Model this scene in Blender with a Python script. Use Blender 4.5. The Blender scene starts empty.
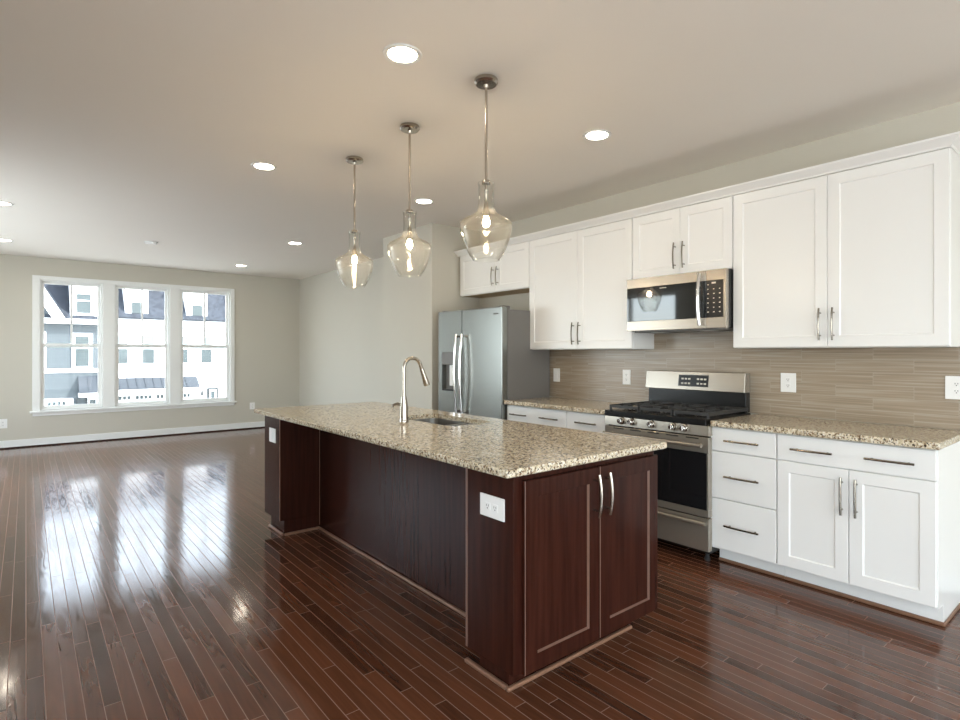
import bpy, bmesh, math, random
from mathutils import Vector, Matrix

sc = bpy.context.scene
COL = sc.collection
R = math.radians
PI = math.pi
random.seed(4)

# ------------------------------------------------------------------ camera
cam = bpy.data.cameras.new('camera')
camo = bpy.data.objects.new('camera', cam)
COL.objects.link(camo)
camo.location = (0, 0, 1.3345)
camo.rotation_euler = (PI / 2, 0, -0.6953)
cam.sensor_fit = 'HORIZONTAL'
cam.sensor_width = 36.0
cam.lens = 558.7754 / 960 * 36
cam.shift_x = -12.05 / 960
cam.shift_y = -6.7 / 960
cam.clip_start = 0.05
cam.clip_end = 300
sc.camera = camo

# ------------------------------------------------------------------ light and exposure
world = bpy.data.worlds.new('world')
sc.world = world
world.use_nodes = True
wn = world.node_tree.nodes
wl = world.node_tree.links
bg = wn['Background']
sky = wn.new('ShaderNodeTexSky')
sky.sky_type = 'NISHITA'
sky.sun_disc = False
sky.sun_elevation = R(48)
sky.sun_rotation = R(135)
sky.air_density = 1.0
sky.dust_density = 2.5
mixw = wn.new('ShaderNodeMix')
mixw.data_type = 'RGBA'
mixw.inputs[0].default_value = 0.55
mixw.inputs[7].default_value = (7.5, 8.0, 8.4, 1)      # thin bright cloud over the blue
wl.new(sky.outputs[0], mixw.inputs[6])
wl.new(mixw.outputs[2], bg.inputs[0])
bg.inputs[1].default_value = 0.95

sun = bpy.data.lights.new('sun', 'SUN')
suno = bpy.data.objects.new('sun', sun)
COL.objects.link(suno)
sun.energy = 11.5
sun.angle = R(2)
sun.color = (1.0, 0.96, 0.9)
suno.rotation_euler = Vector((-0.75, 0.75, -0.95)).to_track_quat('-Z', 'Y').to_euler()

def portal(name, loc, sx, sy, d):
    l = bpy.data.lights.new(name, 'AREA')
    l.shape = 'RECTANGLE'; l.size = sx; l.size_y = sy
    l.cycles.is_portal = True
    o = bpy.data.objects.new(name, l)
    COL.objects.link(o)
    o.location = loc
    o.rotation_euler = Vector(d).to_track_quat('-Z', 'Y').to_euler()
portal('daylight_portal_front', (1.43, 10.56, 1.45), 2.9, 2.1, (0, -1, 0))
portal('daylight_portal_back', (1.2, -3.5, 1.35), 4.8, 2.6, (0, 1, 0))

def daylight_fill(name, loc, sx, sy, d, watts, col):
    l = bpy.data.lights.new(name, 'AREA')
    l.shape = 'RECTANGLE'; l.size = sx; l.size_y = sy
    l.energy = watts; l.color = col
    o = bpy.data.objects.new(name, l)
    COL.objects.link(o)
    o.location = loc
    o.rotation_euler = Vector(d).to_track_quat('-Z', 'Y').to_euler()
# fill lights added at unseen rear and side doors; sky outside the left window
daylight_fill('fill_back', (1.2, -3.52, 1.27), 4.5, 2.3, (0, 1, 0), 50, (.97, .985, 1.0))
daylight_fill('daylight_left', (-1.76, 7.4, 1.45), 3.9, 1.9, (1, 0, 0), 36, (.92, .98, 1.0))
daylight_fill('fill_side', (-1.76, -.9, 1.35), 2.7, 2.2, (1, 0, 0), 44, (.97, .985, 1.0))

sc.view_settings.view_transform = 'Standard'
sc.view_settings.look = 'None'
sc.view_settings.gamma = 1
sc.view_settings.use_curve_mapping = False
sc.view_settings.exposure = 0.16
sc.cycles.max_bounces = 10
sc.cycles.diffuse_bounces = 6
sc.cycles.glossy_bounces = 5
sc.cycles.transparent_max_bounces = 16
sc.cycles.caustics_reflective = False
sc.cycles.caustics_refractive = False
sc.cycles.sample_clamp_indirect = 6.0
BULB = 390.0
DOWN = 60.0

# ------------------------------------------------------------------ materials
def nodes(name):
    m = bpy.data.materials.new(name)
    m.use_nodes = True
    nt = m.node_tree
    return m, nt, nt.nodes, nt.links, nt.nodes['Principled BSDF']

def plain(name, col, rough=0.5, metal=0.0, noise=0.03, scale=40.0, bump=0.0, coat=0.0, spec=0.5):
    """paint, plastic or metal with a faint mottling"""
    m, nt, N, L, p = nodes(name)
    tc = N.new('ShaderNodeTexCoord')
    nz = N.new('ShaderNodeTexNoise')
    nz.inputs['Scale'].default_value = scale
    nz.inputs['Detail'].default_value = 3
    L.new(tc.outputs['Object'], nz.inputs['Vector'])
    hs = N.new('ShaderNodeHueSaturation')
    hs.inputs['Color'].default_value = (*col, 1)
    mr = N.new('ShaderNodeMapRange')
    mr.inputs[3].default_value = 1 - noise
    mr.inputs[4].default_value = 1 + noise
    L.new(nz.outputs[0], mr.inputs[0])
    L.new(mr.outputs[0], hs.inputs['Value'])
    L.new(hs.outputs[0], p.inputs['Base Color'])
    p.inputs['Roughness'].default_value = rough
    p.inputs['Metallic'].default_value = metal
    p.inputs['Specular IOR Level'].default_value = spec
    if coat:
        p.inputs['Coat Weight'].default_value = coat
        p.inputs['Coat Roughness'].default_value = 0.08
    if bump:
        b = N.new('ShaderNodeBump')
        b.inputs['Strength'].default_value = bump
        b.inputs['Distance'].default_value = 0.002
        L.new(nz.outputs[0], b.inputs['Height'])
        L.new(b.outputs[0], p.inputs['Normal'])
    return m

def brushed(name, col, rough, stretch, metal=.92):
    """brushed metal: fine streaks along one axis"""
    m, nt, N, L, p = nodes(name)
    tc = N.new('ShaderNodeTexCoord')
    mp = N.new('ShaderNodeMapping')
    mp.inputs['Scale'].default_value = stretch
    nz = N.new('ShaderNodeTexNoise')
    nz.inputs['Scale'].default_value = 6
    nz.inputs['Detail'].default_value = 4
    L.new(tc.outputs['Object'], mp.inputs[0]); L.new(mp.outputs[0], nz.inputs['Vector'])
    cr = N.new('ShaderNodeValToRGB')
    cr.color_ramp.elements[0].color = (*[c * .985 for c in col], 1)
    cr.color_ramp.elements[1].color = (*[min(1, c * 1.015) for c in col], 1)
    L.new(nz.outputs[0], cr.inputs[0]); L.new(cr.outputs[0], p.inputs['Base Color'])
    mr = N.new('ShaderNodeMapRange')
    mr.inputs[3].default_value = rough - .005; mr.inputs[4].default_value = rough + .005
    L.new(nz.outputs[0], mr.inputs[0]); L.new(mr.outputs[0], p.inputs['Roughness'])
    p.inputs['Metallic'].default_value = metal
    return m

def mth(N, L, op, a, b=None, c=None):
    n = N.new('ShaderNodeMath'); n.operation = op
    for i, v in enumerate((a, b, c)):
        if v is None: continue
        if isinstance(v, (int, float)): n.inputs[i].default_value = v
        else: L.new(v, n.inputs[i])
    return n.outputs[0]

def floor_material():
    m, nt, N, L, p = nodes('hardwood_floor')
    geo = N.new('ShaderNodeNewGeometry')
    sep = N.new('ShaderNodeSeparateXYZ'); L.new(geo.outputs['Position'], sep.inputs[0])
    X, Y = sep.outputs[0], sep.outputs[1]
    W_ = 0.0565
    xs = mth(N, L, 'DIVIDE', mth(N, L, 'ADD', X, 10.0), W_)
    row = mth(N, L, 'FLOOR', xs)
    fx = mth(N, L, 'FRACT', xs)
    wn1 = N.new('ShaderNodeTexWhiteNoise'); wn1.noise_dimensions = '1D'; L.new(row, wn1.inputs['W'])
    wn1b = N.new('ShaderNodeTexWhiteNoise'); wn1b.noise_dimensions = '1D'
    L.new(mth(N, L, 'ADD', row, 77.3), wn1b.inputs['W'])
    ln = mth(N, L, 'ADD', mth(N, L, 'MULTIPLY', wn1b.outputs[0], 0.7), 0.62)
    ys = mth(N, L, 'DIVIDE', mth(N, L, 'ADD', mth(N, L, 'ADD', Y, 20.0), mth(N, L, 'MULTIPLY', wn1.outputs[0], 5.0)), ln)
    cel = mth(N, L, 'FLOOR', ys)
    fy = mth(N, L, 'FRACT', ys)
    cmb = N.new('ShaderNodeCombineXYZ'); L.new(row, cmb.inputs[0]); L.new(cel, cmb.inputs[1])
    wn2 = N.new('ShaderNodeTexWhiteNoise'); wn2.noise_dimensions = '2D'; L.new(cmb.outputs[0], wn2.inputs['Vector'])
    rnd = wn2.outputs[0]
    # seams
    ex = mth(N, L, 'MULTIPLY', mth(N, L, 'MINIMUM', fx, mth(N, L, 'SUBTRACT', 1.0, fx)), W_)
    ey = mth(N, L, 'MULTIPLY', mth(N, L, 'MINIMUM', fy, mth(N, L, 'SUBTRACT', 1.0, fy)), ln)
    e = mth(N, L, 'MINIMUM', ex, ey)
    seam = N.new('ShaderNodeMapRange'); seam.interpolation_type = 'SMOOTHSTEP'
    seam.inputs[1].default_value = 0.0008; seam.inputs[2].default_value = 0.0019
    seam.inputs[3].default_value = 1; seam.inputs[4].default_value = 0
    L.new(e, seam.inputs[0])
    # grain
    off = mth(N, L, 'MULTIPLY', rnd, 37.0)
    gc = N.new('ShaderNodeCombineXYZ')
    L.new(mth(N, L, 'ADD', mth(N, L, 'MULTIPLY', X, 17.0), off), gc.inputs[0])
    L.new(mth(N, L, 'MULTIPLY', Y, 1.3), gc.inputs[1]); L.new(off, gc.inputs[2])
    g1 = N.new('ShaderNodeTexNoise'); g1.inputs['Scale'].default_value = 1.0; g1.inputs['Detail'].default_value = 1
    L.new(gc.outputs[0], g1.inputs['Vector'])
    rings = mth(N, L, 'FRACT', mth(N, L, 'MULTIPLY', g1.outputs[0], 7.0))
    ring = mth(N, L, 'SUBTRACT', 1.0, mth(N, L, 'ABSOLUTE', mth(N, L, 'SUBTRACT', mth(N, L, 'MULTIPLY', rings, 2.0), 1.0)))
    gc2 = N.new('ShaderNodeCombineXYZ')
    L.new(mth(N, L, 'MULTIPLY', X, 420.0), gc2.inputs[0]); L.new(mth(N, L, 'MULTIPLY', Y, 14.0), gc2.inputs[1]); L.new(off, gc2.inputs[2])
    g2 = N.new('ShaderNodeTexNoise'); g2.inputs['Scale'].default_value = 1.0; g2.inputs['Detail'].default_value = 2
    L.new(gc2.outputs[0], g2.inputs['Vector'])
    tone = mth(N, L, 'ADD', mth(N, L, 'ADD', mth(N, L, 'MULTIPLY', rnd, 0.55), 0.1), mth(N, L, 'MULTIPLY', mth(N, L, 'ADD', ring, g2.outputs[0]), 0.16))
    cr = N.new('ShaderNodeValToRGB')
    els = cr.color_ramp.elements
    els[0].position = 0.06; els[0].color = (0.026, 0.0100, 0.0064, 1)
    els[1].position = 0.98; els[1].color = (0.150, 0.055, 0.0265, 1)
    q = els.new(0.5); q.color = (0.094, 0.0345, 0.0170, 1)
    L.new(tone, cr.inputs[0])
    mx = N.new('ShaderNodeMix'); mx.data_type = 'RGBA'
    L.new(seam.outputs[0], mx.inputs[0]); L.new(cr.outputs[0], mx.inputs[6])
    mx.inputs[7].default_value = (0.27, 0.17, 0.13, 1)
    L.new(mx.outputs[2], p.inputs['Base Color'])
    rr = mth(N, L, 'ADD', mth(N, L, 'MULTIPLY', ring, 0.06), mth(N, L, 'ADD', mth(N, L, 'MULTIPLY', rnd, 0.04), 0.075))
    rr = mth(N, L, 'ADD', rr, mth(N, L, 'MULTIPLY', seam.outputs[0], .4))
    L.new(rr, p.inputs['Roughness'])
    L.new(mth(N, L, 'SUBTRACT', .5, mth(N, L, 'MULTIPLY', seam.outputs[0], .34)), p.inputs['Specular IOR Level'])

    p.inputs['Coat Roughness'].default_value = 0.1
    h = mth(N, L, 'SUBTRACT', mth(N, L, 'MULTIPLY', ring, 0.22), mth(N, L, 'MULTIPLY', seam.outputs[0], .4))
    h = mth(N, L, 'ADD', h, mth(N, L, 'MULTIPLY', rnd, 0.3))
    b = N.new('ShaderNodeBump'); b.inputs['Strength'].default_value = 0.22; b.inputs['Distance'].default_value = 0.0012
    L.new(h, b.inputs['Height']); L.new(b.outputs[0], p.inputs['Normal'])
    return m

def granite_material():
    m, nt, N, L, p = nodes('speckled_granite')
    geo = N.new('ShaderNodeTexCoord')
    def nz(scale, det, seed):
        mp = N.new('ShaderNodeMapping'); mp.inputs['Location'].default_value = (seed, seed * 2, 0)
        L.new(geo.outputs['Object'], mp.inputs[0])
        n = N.new('ShaderNodeTexNoise'); n.inputs['Scale'].default_value = scale; n.inputs['Detail'].default_value = det
        n.inputs['Roughness'].default_value = .6
        L.new(mp.outputs[0], n.inputs['Vector']); return n.outputs[0]
    def ramp(src, a, b):
        r = N.new('ShaderNodeMapRange'); r.inputs[1].default_value = a; r.inputs[2].default_value = b
        L.new(src, r.inputs[0]); return r.outputs[0]
    base = N.new('ShaderNodeValToRGB')
    e = base.color_ramp.elements
    e[0].position = .32; e[0].color = (.37, .29, .185, 1)
    e[1].position = .72; e[1].color = (.80, .74, .60, 1)
    q = e.new(.5); q.color = (.62, .535, .385, 1)
    L.new(nz(52, 3, 0), base.inputs[0])
    def over(prev, fac, col):
        mx = N.new('ShaderNodeMix'); mx.data_type = 'RGBA'
        L.new(fac, mx.inputs[0]); L.new(prev, mx.inputs[6]); mx.inputs[7].default_value = (*col, 1)
        return mx.outputs[2]
    c = over(base.outputs[0], ramp(nz(85, 2, 5), .57, .62), (.78, .75, .66))
    c = over(c, ramp(nz(80, 2, 9), .56, .60), (.20, .125, .07))
    c = over(c, ramp(nz(115, 2, 14), .585, .62), (.02, .017, .015))
    L.new(c, p.inputs['Base Color'])
    p.inputs['Roughness'].default_value = .12
    p.inputs['Specular IOR Level'].default_value = .55
    return m

def tile_material():
    m, nt, N, L, p = nodes('striated_wall_tile')
    geo = N.new('ShaderNodeNewGeometry')
    sep = N.new('ShaderNodeSeparateXYZ'); L.new(geo.outputs['Position'], sep.inputs[0])
    Y, Z = sep.outputs[1], sep.outputs[2]
    h_, l_ = 0.0765, 0.405
    zs = mth(N, L, 'DIVIDE', mth(N, L, 'SUBTRACT', Z, 0.912), h_)
    row = mth(N, L, 'FLOOR', zs); fz = mth(N, L, 'FRACT', zs)
    sh = mth(N, L, 'MULTIPLY', mth(N, L, 'MODULO', mth(N, L, 'ADD', row, 10.0), 2.0), .5)
    ys = mth(N, L, 'ADD', mth(N, L, 'DIVIDE', mth(N, L, 'ADD', Y, 9.21), l_), sh)
    cel = mth(N, L, 'FLOOR', ys); fy = mth(N, L, 'FRACT', ys)
    cmb = N.new('ShaderNodeCombineXYZ'); L.new(row, cmb.inputs[0]); L.new(cel, cmb.inputs[1])
    wn = N.new('ShaderNodeTexWhiteNoise'); wn.noise_dimensions = '2D'; L.new(cmb.outputs[0], wn.inputs['Vector'])
    rnd = wn.outputs[0]
    ez = mth(N, L, 'MULTIPLY', mth(N, L, 'MINIMUM', fz, mth(N, L, 'SUBTRACT', 1.0, fz)), h_)
    ey = mth(N, L, 'MULTIPLY', mth(N, L, 'MINIMUM', fy, mth(N, L, 'SUBTRACT', 1.0, fy)), l_)
    e = mth(N, L, 'MINIMUM', ez, ey)
    seam = N.new('ShaderNodeMapRange'); seam.inputs[1].default_value = .0007; seam.inputs[2].default_value = .0017
    seam.inputs[3].default_value = 1; seam.inputs[4].default_value = 0
    L.new(e, seam.inputs[0])
    def streak(sy, sz, k):
        c = N.new('ShaderNodeCombineXYZ')
        L.new(mth(N, L, 'ADD', mth(N, L, 'MULTIPLY', Y, sy), mth(N, L, 'MULTIPLY', rnd, 31.0 * k)), c.inputs[0])
        L.new(mth(N, L, 'MULTIPLY', Z, sz), c.inputs[1])
        L.new(mth(N, L, 'MULTIPLY', rnd, 17.0), c.inputs[2])
        n = N.new('ShaderNodeTexNoise'); n.inputs['Scale'].default_value = 1; n.inputs['Detail'].default_value = 2
        L.new(c.outputs[0], n.inputs['Vector']); return n.outputs[0]
    s1 = streak(2.2, 95, 1); s2 = streak(1.3, 210, 2)
    t = mth(N, L, 'ADD', mth(N, L, 'MULTIPLY', s1, .62), mth(N, L, 'MULTIPLY', s2, .38))
    t = mth(N, L, 'ADD', t, mth(N, L, 'MULTIPLY', mth(N, L, 'SUBTRACT', rnd, .5), .035))
    cr = N.new('ShaderNodeValToRGB'); el = cr.color_ramp.elements
    el[0].position = .3; el[0].color = (.245, .19, .135, 1)
    el[1].position = .72; el[1].color = (.46, .41, .335, 1)
    q = el.new(.5); q.color = (.33, .265, .195, 1)
    L.new(t, cr.inputs[0])
    mx = N.new('ShaderNodeMix'); mx.data_type = 'RGBA'
    L.new(seam.outputs[0], mx.inputs[0]); L.new(cr.outputs[0], mx.inputs[6]); mx.inputs[7].default_value = (.40, .35, .28, 1)
    L.new(mx.outputs[2], p.inputs['Base Color'])
    p.inputs['Roughness'].default_value = .3
    b = N.new('ShaderNodeBump'); b.inputs['Strength'].default_value = .3; b.inputs['Distance'].default_value = .001
    L.new(mth(N, L, 'SUBTRACT', 1.0, seam.outputs[0]), b.inputs['Height']); L.new(b.outputs[0], p.inputs['Normal'])
    return m

def cherry_material():
    m, nt, N, L, p = nodes('dark_stained_cherry')
    tc = N.new('ShaderNodeTexCoord')
    mp = N.new('ShaderNodeMapping'); mp.inputs['Scale'].default_value = (30, 30, 1.6)
    L.new(tc.outputs['Object'], mp.inputs[0])
    nz = N.new('ShaderNodeTexNoise'); nz.inputs['Scale'].default_value = 1.5; nz.inputs['Detail'].default_value = 4
    L.new(mp.outputs[0], nz.inputs['Vector'])
    cr = N.new('ShaderNodeValToRGB')
    cr.color_ramp.elements[0].position = .3; cr.color_ramp.elements[0].color = (.023, .0064, .0040, 1)
    cr.color_ramp.elements[1].position = .75; cr.color_ramp.elements[1].color = (.042, .0124, .0074, 1)
    L.new(nz.outputs[0], cr.inputs[0]); L.new(cr.outputs[0], p.inputs['Base Color'])
    p.inputs['Roughness'].default_value = .22
    p.inputs['Specular IOR Level'].default_value = .14
    return m

def glass_material(name, tint, edge, bump=False, cap=0.85, base=.035):
    """thin glass: clear where seen square on, mirror-like towards its edges"""
    m = bpy.data.materials.new(name); m.use_nodes = True
    nt = m.node_tree; N = nt.nodes; L = nt.links
    N.remove(N['Principled BSDF'])
    out = N['Material Output']
    tr = N.new('ShaderNodeBsdfTransparent'); tr.inputs[0].default_value = (*tint, 1)
    gl = N.new('ShaderNodeBsdfGlossy'); gl.inputs['Roughness'].default_value = .02; gl.inputs[0].default_value = (.95, .96, .97, 1)
    lw = N.new('ShaderNodeLayerWeight'); lw.inputs['Blend'].default_value = .5
    pw = mth(N, L, 'POWER', lw.outputs['Facing'], edge)
    f = mth(N, L, 'ADD', mth(N, L, 'MULTIPLY', pw, cap), base)
    mx = N.new('ShaderNodeMixShader')
    L.new(f, mx.inputs[0]); L.new(tr.outputs[0], mx.inputs[1]); L.new(gl.outputs[0], mx.inputs[2])
    last = mx
    if bump:      # seeds and ripples scatter a little of the lamp's own light
        tl = N.new('ShaderNodeBsdfTranslucent'); tl.inputs[0].default_value = (.95, .93, .88, 1)
        m2 = N.new('ShaderNodeMixShader'); m2.inputs[0].default_value = .009
        L.new(mx.outputs[0], m2.inputs[1]); L.new(tl.outputs[0], m2.inputs[2]); last = m2
    L.new(last.outputs[0], out.inputs[0])
    if bump:
        gl.inputs[0].default_value = (.6, .6, .58, 1); gl.inputs['Roughness'].default_value = .05
        tc = N.new('ShaderNodeTexCoord')
        mp = N.new('ShaderNodeMapping'); mp.inputs['Scale'].default_value = (1, 1, .25); L.new(tc.outputs['Object'], mp.inputs[0])
        nz = N.new('ShaderNodeTexNoise'); nz.inputs['Scale'].default_value = 38; nz.inputs['Detail'].default_value = 1
        L.new(mp.outputs[0], nz.inputs['Vector'])
        b = N.new('ShaderNodeBump'); b.inputs['Strength'].default_value = .55; b.inputs['Distance'].default_value = .004
        L.new(nz.outputs[0], b.inputs['Height'])
        L.new(b.outputs[0], gl.inputs['Normal']); L.new(b.outputs[0], lw.inputs['Normal'])
    return m

def emit(name, col, s):
    m, nt, N, L, p = nodes(name)
    p.inputs['Base Color'].default_value = (.8, .8, .8, 1)
    p.inputs['Emission Color'].default_value = (*col, 1)
    p.inputs['Emission Strength'].default_value = s
    return m

def siding(name, col, pitch=0.16):
    m, nt, N, L, p = nodes(name)
    geo = N.new('ShaderNodeNewGeometry')
    sep = N.new('ShaderNodeSeparateXYZ'); L.new(geo.outputs['Position'], sep.inputs[0])
    f = mth(N, L, 'FRACT', mth(N, L, 'DIVIDE', mth(N, L, 'ADD', sep.outputs[2], 20.0), pitch))
    cr = N.new('ShaderNodeValToRGB'); e = cr.color_ramp.elements
    e[0].position = .05; e[0].color = (*[c * .72 for c in col], 1)
    e[1].position = .16; e[1].color = (*col, 1)
    L.new(f, cr.inputs[0]); L.new(cr.outputs[0], p.inputs['Base Color'])
    p.inputs['Roughness'].default_value = .6
    return m

def shingle_material():
    m, nt, N, L, p = nodes('roof_shingle')
    tc = N.new('ShaderNodeTexCoord')
    v = N.new('ShaderNodeTexVoronoi'); v.inputs['Scale'].default_value = 7.0
    L.new(tc.outputs['Object'], v.inputs['Vector'])
    cr = N.new('ShaderNodeValToRGB')
    cr.color_ramp.elements[0].color = (.006, .009, .016, 1); cr.color_ramp.elements[1].color = (.032, .040, .054, 1)
    L.new(v.outputs['Color'], cr.inputs[0]); L.new(cr.outputs[0], p.inputs['Base Color'])
    p.inputs['Roughness'].default_value = .85
    return m

M = dict(
    wall=plain('greige_wall_paint', (.56, .535, .46), .75, noise=.012, scale=3),
    ceil=plain('ceiling_paint', (.825, .79, .73), .85, noise=.01, scale=2),
    trim=plain('white_trim_paint', (.80, .81, .79), .35, noise=.01),
    cab=plain('white_cabinet_paint', (.82, .82, .80), .30, noise=.008, scale=6),
    raw=plain('raw_maple_underside', (.50, .36, .20), .6, noise=.08, scale=12),
    floor=floor_material(),
    granite=granite_material(),
    tile=tile_material(),
    cherry=cherry_material(),
    highlight_and_strip=plain('lip_highlight_and_edge_strip', (.16, .085, .06), .3, noise=.2, scale=30),  # pale tone for painted lip highlights and the near edge strip
    shoe=plain('stained_shoe_molding', (.22, .115, .07), .3, noise=.15, scale=30),
    steel=brushed('brushed_stainless', (.36, .345, .32), .28, (1, 1, 60)),
    fridge_steel=brushed('brushed_refrigerator_steel', (.27, .28, .265), .26, (1, 1, 60)),
    steel_h=brushed('brushed_stainless_horizontal', (.385, .345, .29), .27, (60, 1, 60), .68),
    nickel=plain('satin_nickel', (.46, .415, .355), .22, metal=1, noise=.03),
    pull=plain('satin_pull_metal', (.27, .245, .21), .22, metal=1, noise=.05),
    chrome=plain('polished_handle_metal', (.76, .74, .71), .12, metal=1, noise=.02),
    fside=plain('grey_appliance_side', (.165, .157, .148), .42, metal=.0, noise=.06, scale=60, bump=.1),
    black=plain('black_enamel', (.010, .010, .010), .25, noise=.1, spec=.3),
    iron=plain('cast_iron', (.03, .03, .03), .45, noise=.2, scale=90, bump=.2),
    oven=plain('black_oven_glass', (.010, .010, .011), .05, noise=.05, spec=.5),
    mwglass=plain('smoked_microwave_glass', (.016, .018, .020), .04, noise=.05, spec=1.0),
    keys=plain('printed_key_marks', (.62, .58, .50), .5, noise=.02),
    plate=plain('white_outlet_plastic', (.84, .84, .82), .35, noise=.01),
    slot=plain('outlet_slot_dark', (.05, .05, .05), .5, noise=.05),
    rubber=plain('dark_rubber', (.02, .02, .02), .7, noise=.1),
    glass=glass_material('window_glass', (.97, .985, .985), 4.0, base=.006),
    shade=glass_material('seeded_clear_glass', (.985, .985, .975), 3.0, bump=True, cap=.8, base=.014),
    bulbglass=emit('glowing_bulb', (1.0, .76, .49), BULB),
    lens=emit('glowing_downlight_lens', (1.0, .88, .72), DOWN),
    white_siding=siding('white_lap_siding', (.80, .82, .85)),
    blue_siding=siding('blue_grey_lap_siding', (.048, .062, .071)),
    shingle=shingle_material(),
    ext_trim=plain('white_exterior_trim', (.84, .85, .87), .5, noise=.01),
    ext_pane=plain('house_window_pane', (.04, .055, .06), .12, noise=.25, scale=1.2),
    ext_blind=plain('house_window_blind', (.12, .145, .15), .4, noise=.05),
    awning=plain('standing_seam_metal', (.019, .026, .035), .6, noise=.1, scale=4),
    ext_dark=plain('dark_door_surround', (.018, .024, .027), .6, noise=.1),
    asphalt=plain('pale_concrete', (.36, .36, .35), .9, noise=.15, scale=3),
)

# ------------------------------------------------------------------ mesh helpers
ORIG = {}

def thing(name, label, cat, loc, group=None):
    o = bpy.data.objects.new(name, None)
    COL.objects.link(o)
    o.location = loc
    o['label'] = label; o['category'] = cat
    if group: o['group'] = group
    ORIG[o.name] = Vector(loc)
    return o

def tag(o, label, cat, group=None):
    o['label'] = label; o['category'] = cat
    if group: o['group'] = group
    return o

def structure(o):
    o['kind'] = 'structure'
    return o

class MB:
    def __init__(self):
        self.bm = bmesh.new()
    def box(self, x0, x1, y0, y1, z0, z1):
        x0, x1 = sorted((x0, x1)); y0, y1 = sorted((y0, y1)); z0, z1 = sorted((z0, z1))
        v = [self.bm.verts.new(p) for p in ((x0, y0, z0), (x1, y0, z0), (x1, y1, z0), (x0, y1, z0),
                                            (x0, y0, z1), (x1, y0, z1), (x1, y1, z1), (x0, y1, z1))]
        for f in ((3, 2, 1, 0), (4, 5, 6, 7), (0, 1, 5, 4), (1, 2, 6, 5), (2, 3, 7, 6), (3, 0, 4, 7)):
            self.bm.faces.new([v[i] for i in f])
        return self
    def prism(self, pts, a, b, axis):
        """pts: outline in the two other axes (in x,y,z order), extruded from a to b along axis"""
        def mk(p, t):
            if axis == 'x': return (t, p[0], p[1])
            if axis == 'y': return (p[0], t, p[1])
            return (p[0], p[1], t)
        A = [self.bm.verts.new(mk(p, a)) for p in pts]
        B = [self.bm.verts.new(mk(p, b)) for p in pts]
        n = len(pts)
        self.bm.faces.new(A); self.bm.faces.new(B[::-1])
        for i in range(n):
            self.bm.faces.new((A[i], B[i], B[(i + 1) % n], A[(i + 1) % n]))
        return self
    def tube(self, pts, r, seg=10, closed=False, flat=None):
        """sweep a circle (or ellipse: flat=(ru, rv)) along pts; r a number or one per point"""
        pts = [Vector(p) for p in pts]
        n = len(pts)
        rs = r if isinstance(r, (list, tuple)) else [r] * n
        up = None
        rings = []
        for i, p in enumerate(pts):
            if closed: t = pts[(i + 1) % n] - pts[i - 1]
            else: t = pts[min(i + 1, n - 1)] - pts[max(i - 1, 0)]
            t.normalize()
            if up is None:
                up = Vector((0, 0, 1)) if abs(t.z) < .9 else Vector((0, 1, 0))
            side = t.cross(up); side.normalize()
            up = side.cross(t); up.normalize()
            ru, rv = (rs[i], rs[i]) if flat is None else flat
            rings.append([self.bm.verts.new(p + side * (math.cos(2 * PI * k / seg) * ru) + up * (math.sin(2 * PI * k / seg) * rv)) for k in range(seg)])
        m = n if closed else n - 1
        for i in range(m):
            a, b = rings[i], rings[(i + 1) % n]
            for k in range(seg):
                self.bm.faces.new((a[k], a[(k + 1) % seg], b[(k + 1) % seg], b[k]))
        if not closed:
            self.bm.faces.new(rings[0][::-1]); self.bm.faces.new(rings[-1])
        return self
    def lathe(self, prof, c, seg=32, axis='z', capped=True):
        """prof: (radius, height) pairs turned about axis through c"""
        c = Vector(c)
        rings = []
        for r, h in prof:
            ring = []
            for k in range(seg):
                a = 2 * PI * k / seg
                u, v = r * math.cos(a), r * math.sin(a)
                p = {'z': (u, v, h), 'x': (h, u, v), 'y': (u, h, v)}[axis]
                ring.append(self.bm.verts.new(c + Vector(p)))
            rings.append(ring)
        for a, b in zip(rings, rings[1:]):
            for k in range(seg):
                self.bm.faces.new((a[k], a[(k + 1) % seg], b[(k + 1) % seg], b[k]))
        if capped:
            self.bm.faces.new(rings[0][::-1]); self.bm.faces.new(rings[-1])
        return self
    def build(self, name, mat, parent=None, bevel=0, smooth=False, seg=2, base=None):
        bmesh.ops.recalc_face_normals(self.bm, faces=self.bm.faces)
        org = Vector((0, 0, 0))
        if parent is not None:
            org = ORIG[parent.name]
        elif base is not None:
            org = Vector(base)
        bmesh.ops.translate(self.bm, verts=self.bm.verts, vec=-org)
        me = bpy.data.meshes.new(name)
        self.bm.to_mesh(me); self.bm.free()
        me.materials.append(M[mat] if isinstance(mat, str) else mat)
        if smooth:
            for f in me.polygons: f.use_smooth = True
            try: me.set_sharp_from_angle(angle=R(40))
            except Exception: pass
        o = bpy.data.objects.new(name, me)
        COL.objects.link(o)
        if parent is not None: o.parent = parent
        else: o.location = org
        ORIG[o.name] = org
        if bevel:
            b = o.modifiers.new('bevel', 'BEVEL'); b.width = bevel; b.segments = seg
            b.limit_method = 'ANGLE'; b.angle_limit = R(40)
        return o

def B(*a):
    return MB().box(*a)

def copy_tree(o, parent=None):
    c = o.copy()
    COL.objects.link(c)
    if parent is not None: c.parent = parent
    for ch in list(o.children): copy_tree(ch, c)
    return c

# faces looking to -X (kitchen run): u = y, w = -x ; faces looking to -Y (island end): u = x, w = -y
def slab_box(mb, face, u0, u1, z0, z1, d0, d1, plane):
    """d = how far the box stands out of the plane towards the viewer"""
    if face == 'x': mb.box(plane - d1, plane - d0, u0, u1, z0, z1)
    elif face == 'X': mb.box(plane + d0, plane + d1, u0, u1, z0, z1)
    else: mb.box(u0, u1, plane - d1, plane - d0, z0, z1)

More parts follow.
